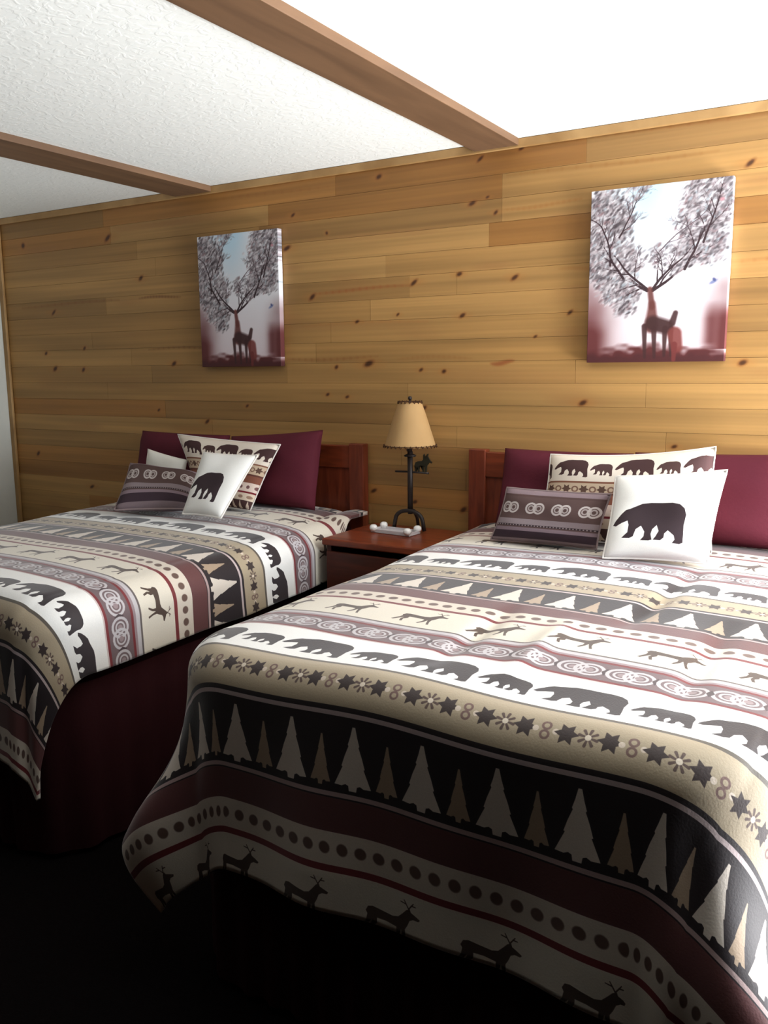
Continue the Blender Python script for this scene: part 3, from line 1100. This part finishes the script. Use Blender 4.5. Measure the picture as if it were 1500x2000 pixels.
GS = 'bear patterned pillow shams'
cushion('pillow_sham', (-1.105, -.245, 1.186), (-.530, -.245, 1.236), (-.505, -.365, .898), (-1.105, -.365, .895), .12, M_SHAMC,
        'pillow sham with a row of walking bears, propped on the nearest bed', 'pillow sham', GS, M_PIPE, .003, pinch=.03, sag=.07)
cushion('pillow_sham', (-2.980, -.245, 1.200), (-2.360, -.245, 1.174), (-2.445, -.365, .888), (-2.73, -.365, .89), .10, M_SHAMC,
        'tilted pillow sham with bear and stripe rows leaning on the farther bed', 'pillow sham', GS, M_PIPE, .003, pinch=.03)

GB = 'white bear cushions'
cushion('bear_cushion', (-.812, -.42, 1.140), (-.462, -.42, 1.180), (-.492, -.50, .892), (-.805, -.56, .888), .10, M_BEARC,
        'square white cushion with one large dark bear on the nearest bed', 'cushion', GB, M_PIPE, .0035, pinch=.04)
cushion('bear_cushion', (-2.626, -.45, 1.145), (-2.356, -.41, 1.140), (-2.374, -.635, .902), (-2.587, -.636, .902), .07, M_BEARC,
        'white bear cushion leaning at a slant on the farther bed', 'cushion', GB, M_PIPE, .004, pinch=.03)

GR = 'brown lumbar cushions'
cushion('ring_cushion', (-1.210, -.40, 1.074), (-.822, -.43, 1.080), (-.86, -.45, .892), (-1.250, -.45, .888), .10, M_RINGC,
        'small oblong brown cushion with pale linked rings on the nearest bed', 'cushion', GR, M_BPIPE, .004, pinch=.04)
cushion('ring_cushion', (-3.166, -.38, 1.064), (-2.754, -.34, 1.033), (-2.63, -.53, .905), (-2.945, -.69, .898), .09, M_RINGC,
        'small oblong brown cushion with pale linked rings on the farther bed', 'cushion', GR, M_BPIPE, .004, pinch=.04)
tag(cushion('white_cushion', (-3.135, -.295, 1.130), (-2.865, -.305, 1.088), (-2.88, -.34, .91), (-3.14, -.34, .91), .05, M_WHITEC,
            'small plain white cushion peeking out above the brown ring cushion', 'cushion', None, pinch=.04),
    'small plain white cushion peeking out above the brown ring cushion', 'cushion')

# ------------------------------------------------------------------ nightstand
NX0, NX1, NY0, NY1, NZ = -2.005, -1.545, -.445, -.03, .82
ns = empty('nightstand', ((NX0 + NX1) / 2, (NY0 + NY1) / 2, 0))
tag(ns, 'reddish brown wooden nightstand standing between the two beds', 'nightstand')
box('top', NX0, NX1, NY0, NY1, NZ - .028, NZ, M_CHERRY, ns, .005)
bm = bmesh.new()
t = .02
add_box(bm, NX0 + .012, NX0 + .012 + t, NY0 + .022, NY1 - .005, .03, NZ - .029)
add_box(bm, NX1 - .012 - t, NX1 - .012, NY0 + .022, NY1 - .005, .03, NZ - .029)
add_box(bm, NX0 + .012 + t, NX1 - .012 - t, NY1 - .02, NY1 - .005, .03, NZ - .029)
add_box(bm, NX0 + .012 + t, NX1 - .012 - t, NY0 + .022, NY1 - .02, .03, .055)
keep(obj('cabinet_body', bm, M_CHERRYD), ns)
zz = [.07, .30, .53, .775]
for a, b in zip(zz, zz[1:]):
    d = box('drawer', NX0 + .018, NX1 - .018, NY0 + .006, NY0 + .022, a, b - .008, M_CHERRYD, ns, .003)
    bm = bmesh.new()
    bmesh.ops.create_uvsphere(bm, u_segments=14, v_segments=8, radius=.014, matrix=Matrix.Translation(((NX0 + NX1) / 2, NY0 - .012, (a + b) / 2)))
    add_tube(bm, [((NX0 + NX1) / 2, NY0 + .006, (a + b) / 2), ((NX0 + NX1) / 2, NY0 - .01, (a + b) / 2)], .006, 8)
    k = obj('knob', bm, M_BRASS, None, True)
    k.parent = d
for fx in (NX0 + .03, NX1 - .03):
    for fy in (NY0 + .05, NY1 - .04):
        box('foot', fx - .016, fx + .016, fy - .016, fy + .016, 0, .032, M_CHERRYD, ns, .003)

# ------------------------------------------------------------------ table lamp
LX, LY = -1.762, -.135
lamp = empty('table_lamp', (LX, LY, NZ))
tag(lamp, 'black iron table lamp with tan parchment shade and moose figure on the nightstand', 'table lamp')


def lpart(name, bm, mat, smooth=True, parent=None):
    o = obj(name, bm, mat, None, smooth)
    if parent is None:
        return keep(o, lamp)
    o.parent = parent
    return o


bm = bmesh.new()
pts = [(LX - .074, LY - .012, NZ + .008)] + [(LX - .068 * math.cos(a), LY - .012, NZ + .012 + .078 * math.sin(a) ** .5) for a in [math.pi * q / 16 for q in range(1, 16)]] + [(LX + .074, LY - .012, NZ + .008)]
add_tube(bm, pts, .0085, 10)
pts = [(LX, LY + .07, NZ + .008), (LX, LY + .06, NZ + .05), (LX, LY + .03, NZ + .085), (LX, LY - .01, NZ + .09)]
add_tube(bm, pts, .0075, 8)
lpart('base', bm, M_IRON)
bm = bmesh.new()
add_tube(bm, [(LX, LY, NZ + .075), (LX, LY, NZ + .34)], .0112, 12)
add_tube(bm, [(LX - .004, LY, NZ + .34), (LX, LY, NZ + .375)], .012, 12)
lpart('pole', bm, M_IRON)
bm = bmesh.new()
add_lathe(bm, [(0.0, NZ + .318), (.024, NZ + .318), (.026, NZ + .324), (.012, NZ + .330), (0, NZ + .330)], LX, LY, 20)
lpart('collar', bm, M_IRON)
# shade: thin conical shell with a little flare
bm = bmesh.new()
ZB, ZT = NZ + .362, NZ + .543
prof = [(.108, ZB), (.099, ZB + .03), (.083, ZB + .08), (.067, ZB + .13), (.050, ZT - .004), (.047, ZT)]
inner = [(r - .003, z) for r, z in prof[::-1]]
add_lathe(bm, prof + inner + [prof[0]], LX, LY, 48)
shade = lpart('lamp_shade', bm, M_SHADE)
for rr, z, n in ((.109, ZB, 30), (.048, ZT, 16)):
    bm = bmesh.new()
    for k in range(n):
        a0, a1 = 2 * math.pi * k / n, 2 * math.pi * (k + .55) / n
        add_tube(bm, [(LX + (rr + .0015) * math.cos(a0), LY + (rr + .0015) * math.sin(a0), z + .007),
                      (LX + (rr + .003) * math.cos((a0 + a1) / 2), LY + (rr + .003) * math.sin((a0 + a1) / 2), z - .003),
                      (LX + (rr + .0015) * math.cos(a1), LY + (rr + .0015) * math.sin(a1), z + .005)], .0022, 6)
    add_tube(bm, [(LX + (rr + .0005) * math.cos(a), LY + (rr + .0005) * math.sin(a), z + .0035) for a in [2 * math.pi * q / 48 for q in range(48)]], .0016, 6, True)
    lpart('lacing', bm, M_LACE, True, shade)
bm = bmesh.new()
add_tube(bm, [(LX, LY, NZ + .37), (LX, LY, ZT + .012)], .004, 8)
for a in (0, 2.1, 4.2):
    add_tube(bm, [(LX, LY, ZT - .004), (LX + .045 * math.cos(a), LY + .045 * math.sin(a), ZT - .004)], .002, 6)
bmesh.ops.create_uvsphere(bm, u_segments=12, v_segments=8, radius=.009, matrix=Matrix.Translation((LX, LY, ZT + .018)))
lpart('finial', bm, M_IRON)
# cross bar with the moose standing on it
bm = bmesh.new()
add_tube(bm, [(LX - .072, LY, NZ + .252), (LX, LY, NZ + .254), (LX + .088, LY, NZ + .252)], .0042, 8)
lpart('cross_bar', bm, M_IRON)
MO = [(.0, .36), (.06, .52), (.20, .58), (.42, .60), (.50, .68), (.54, .80), (.50, .92), (.56, .99), (.60, .86), (.66, .84), (.72, .99), (.80, 1.0), (.76, .88), (.84, .74), (.92, .62), (1.0, .58),
      (.98, .50), (.84, .54), (.78, .46), (.72, .36), (.68, .0), (.60, .0), (.60, .28), (.55, .34), (.53, .0), (.45, .0), (.48, .34), (.30, .36), (.26, .22), (.29, .0), (.21, .0), (.18, .22), (.14, .24), (.10, .0), (.03, .0), (.07, .24)]
bm = bmesh.new()
add_prism(bm, [(LX + .022 + a * .082, NZ + .255 + b * .078) for a, b in MO], LY - .003, LY + .003)
bmesh.ops.triangulate(bm, faces=[f for f in bm.faces if len(f.verts) > 4])
lpart('moose_figure', bm, M_MOOSE, False)

# ------------------------------------------------------------------ small tray
tray = empty('tray', (-1.795, -.205, NZ))
tag(tray, 'small pale grey tray with round white corner knobs at the foot of the lamp', 'tray')
TA, TW, TD = math.radians(-4), .098, .042
bm = bmesh.new()
add_box(bm, -TW, TW, -TD, TD, .001, .007, .002)
for x0, x1, y0, y1 in ((-TW, TW, -TD, -TD + .006), (-TW, TW, TD - .006, TD), (-TW, -TW + .006, -TD + .006, TD - .006), (TW - .006, TW, -TD + .006, TD - .006)):
    add_box(bm, x0, x1, y0, y1, .007, .016)
for v in bm.verts:
    v.co = Matrix.Rotation(TA, 3, 'Z') @ v.co
obj('tray_body', bm, M_RESIN, tray)
for sx in (-1, 1):
    for sy in (-1, 1):
        bm = bmesh.new()
        p = Matrix.Rotation(TA, 3, 'Z') @ Vector((sx * (TW - .012), sy * (TD - .004), .0))
        add_lathe(bm, [(0, .006), (.012, .008), (.017, .018), (.016, .028), (.009, .034), (0, .035)], p.x, p.y, 18)
        obj('corner_knob', bm, M_KNOBW, tray, True)

# ------------------------------------------------------------------ canvases
def canvas(x0, z0, z1, w, label):
    bm = bmesh.new()
    add_box(bm, x0, x0 + w, -.034, -.004, z0, z1, .002)
    bmesh.ops.recalc_face_normals(bm, faces=bm.faces)
    L = bm.loops.layers.uv.new('UVMap')
    for f in bm.faces:
        for lp in f.loops:
            c = lp.vert.co
            lp[L].uv = ((c.x - x0) / w, (c.z - z0) / (z1 - z0))
    me = bpy.data.meshes.new('canvas_print')
    bm.to_mesh(me)
    bm.free()
    o = link('canvas_print', me, M_CANVAS)
    tag(o, label, 'canvas print', 'stag canvas prints on the pine wall')
    for xa, xb, za, zb in ((x0 + .01, x0 + w - .01, z0 + .01, z0 + .03), (x0 + .01, x0 + w - .01, z1 - .03, z1 - .01)):
        bm = bmesh.new()
        add_box(bm, xa, xb, -.0039, -.0016, za, zb)
        obj('stretcher_bar', bm, M_PINETRIM, o)
    return o


canvas(-3.0005, 1.5184, 2.138, .4928, 'canvas print of a stag with blossoming tree antlers above the farther bed')
canvas(-1.0495, 1.5184, 2.138, .4928, 'canvas print of a stag with blossoming tree antlers above the nearest bed')
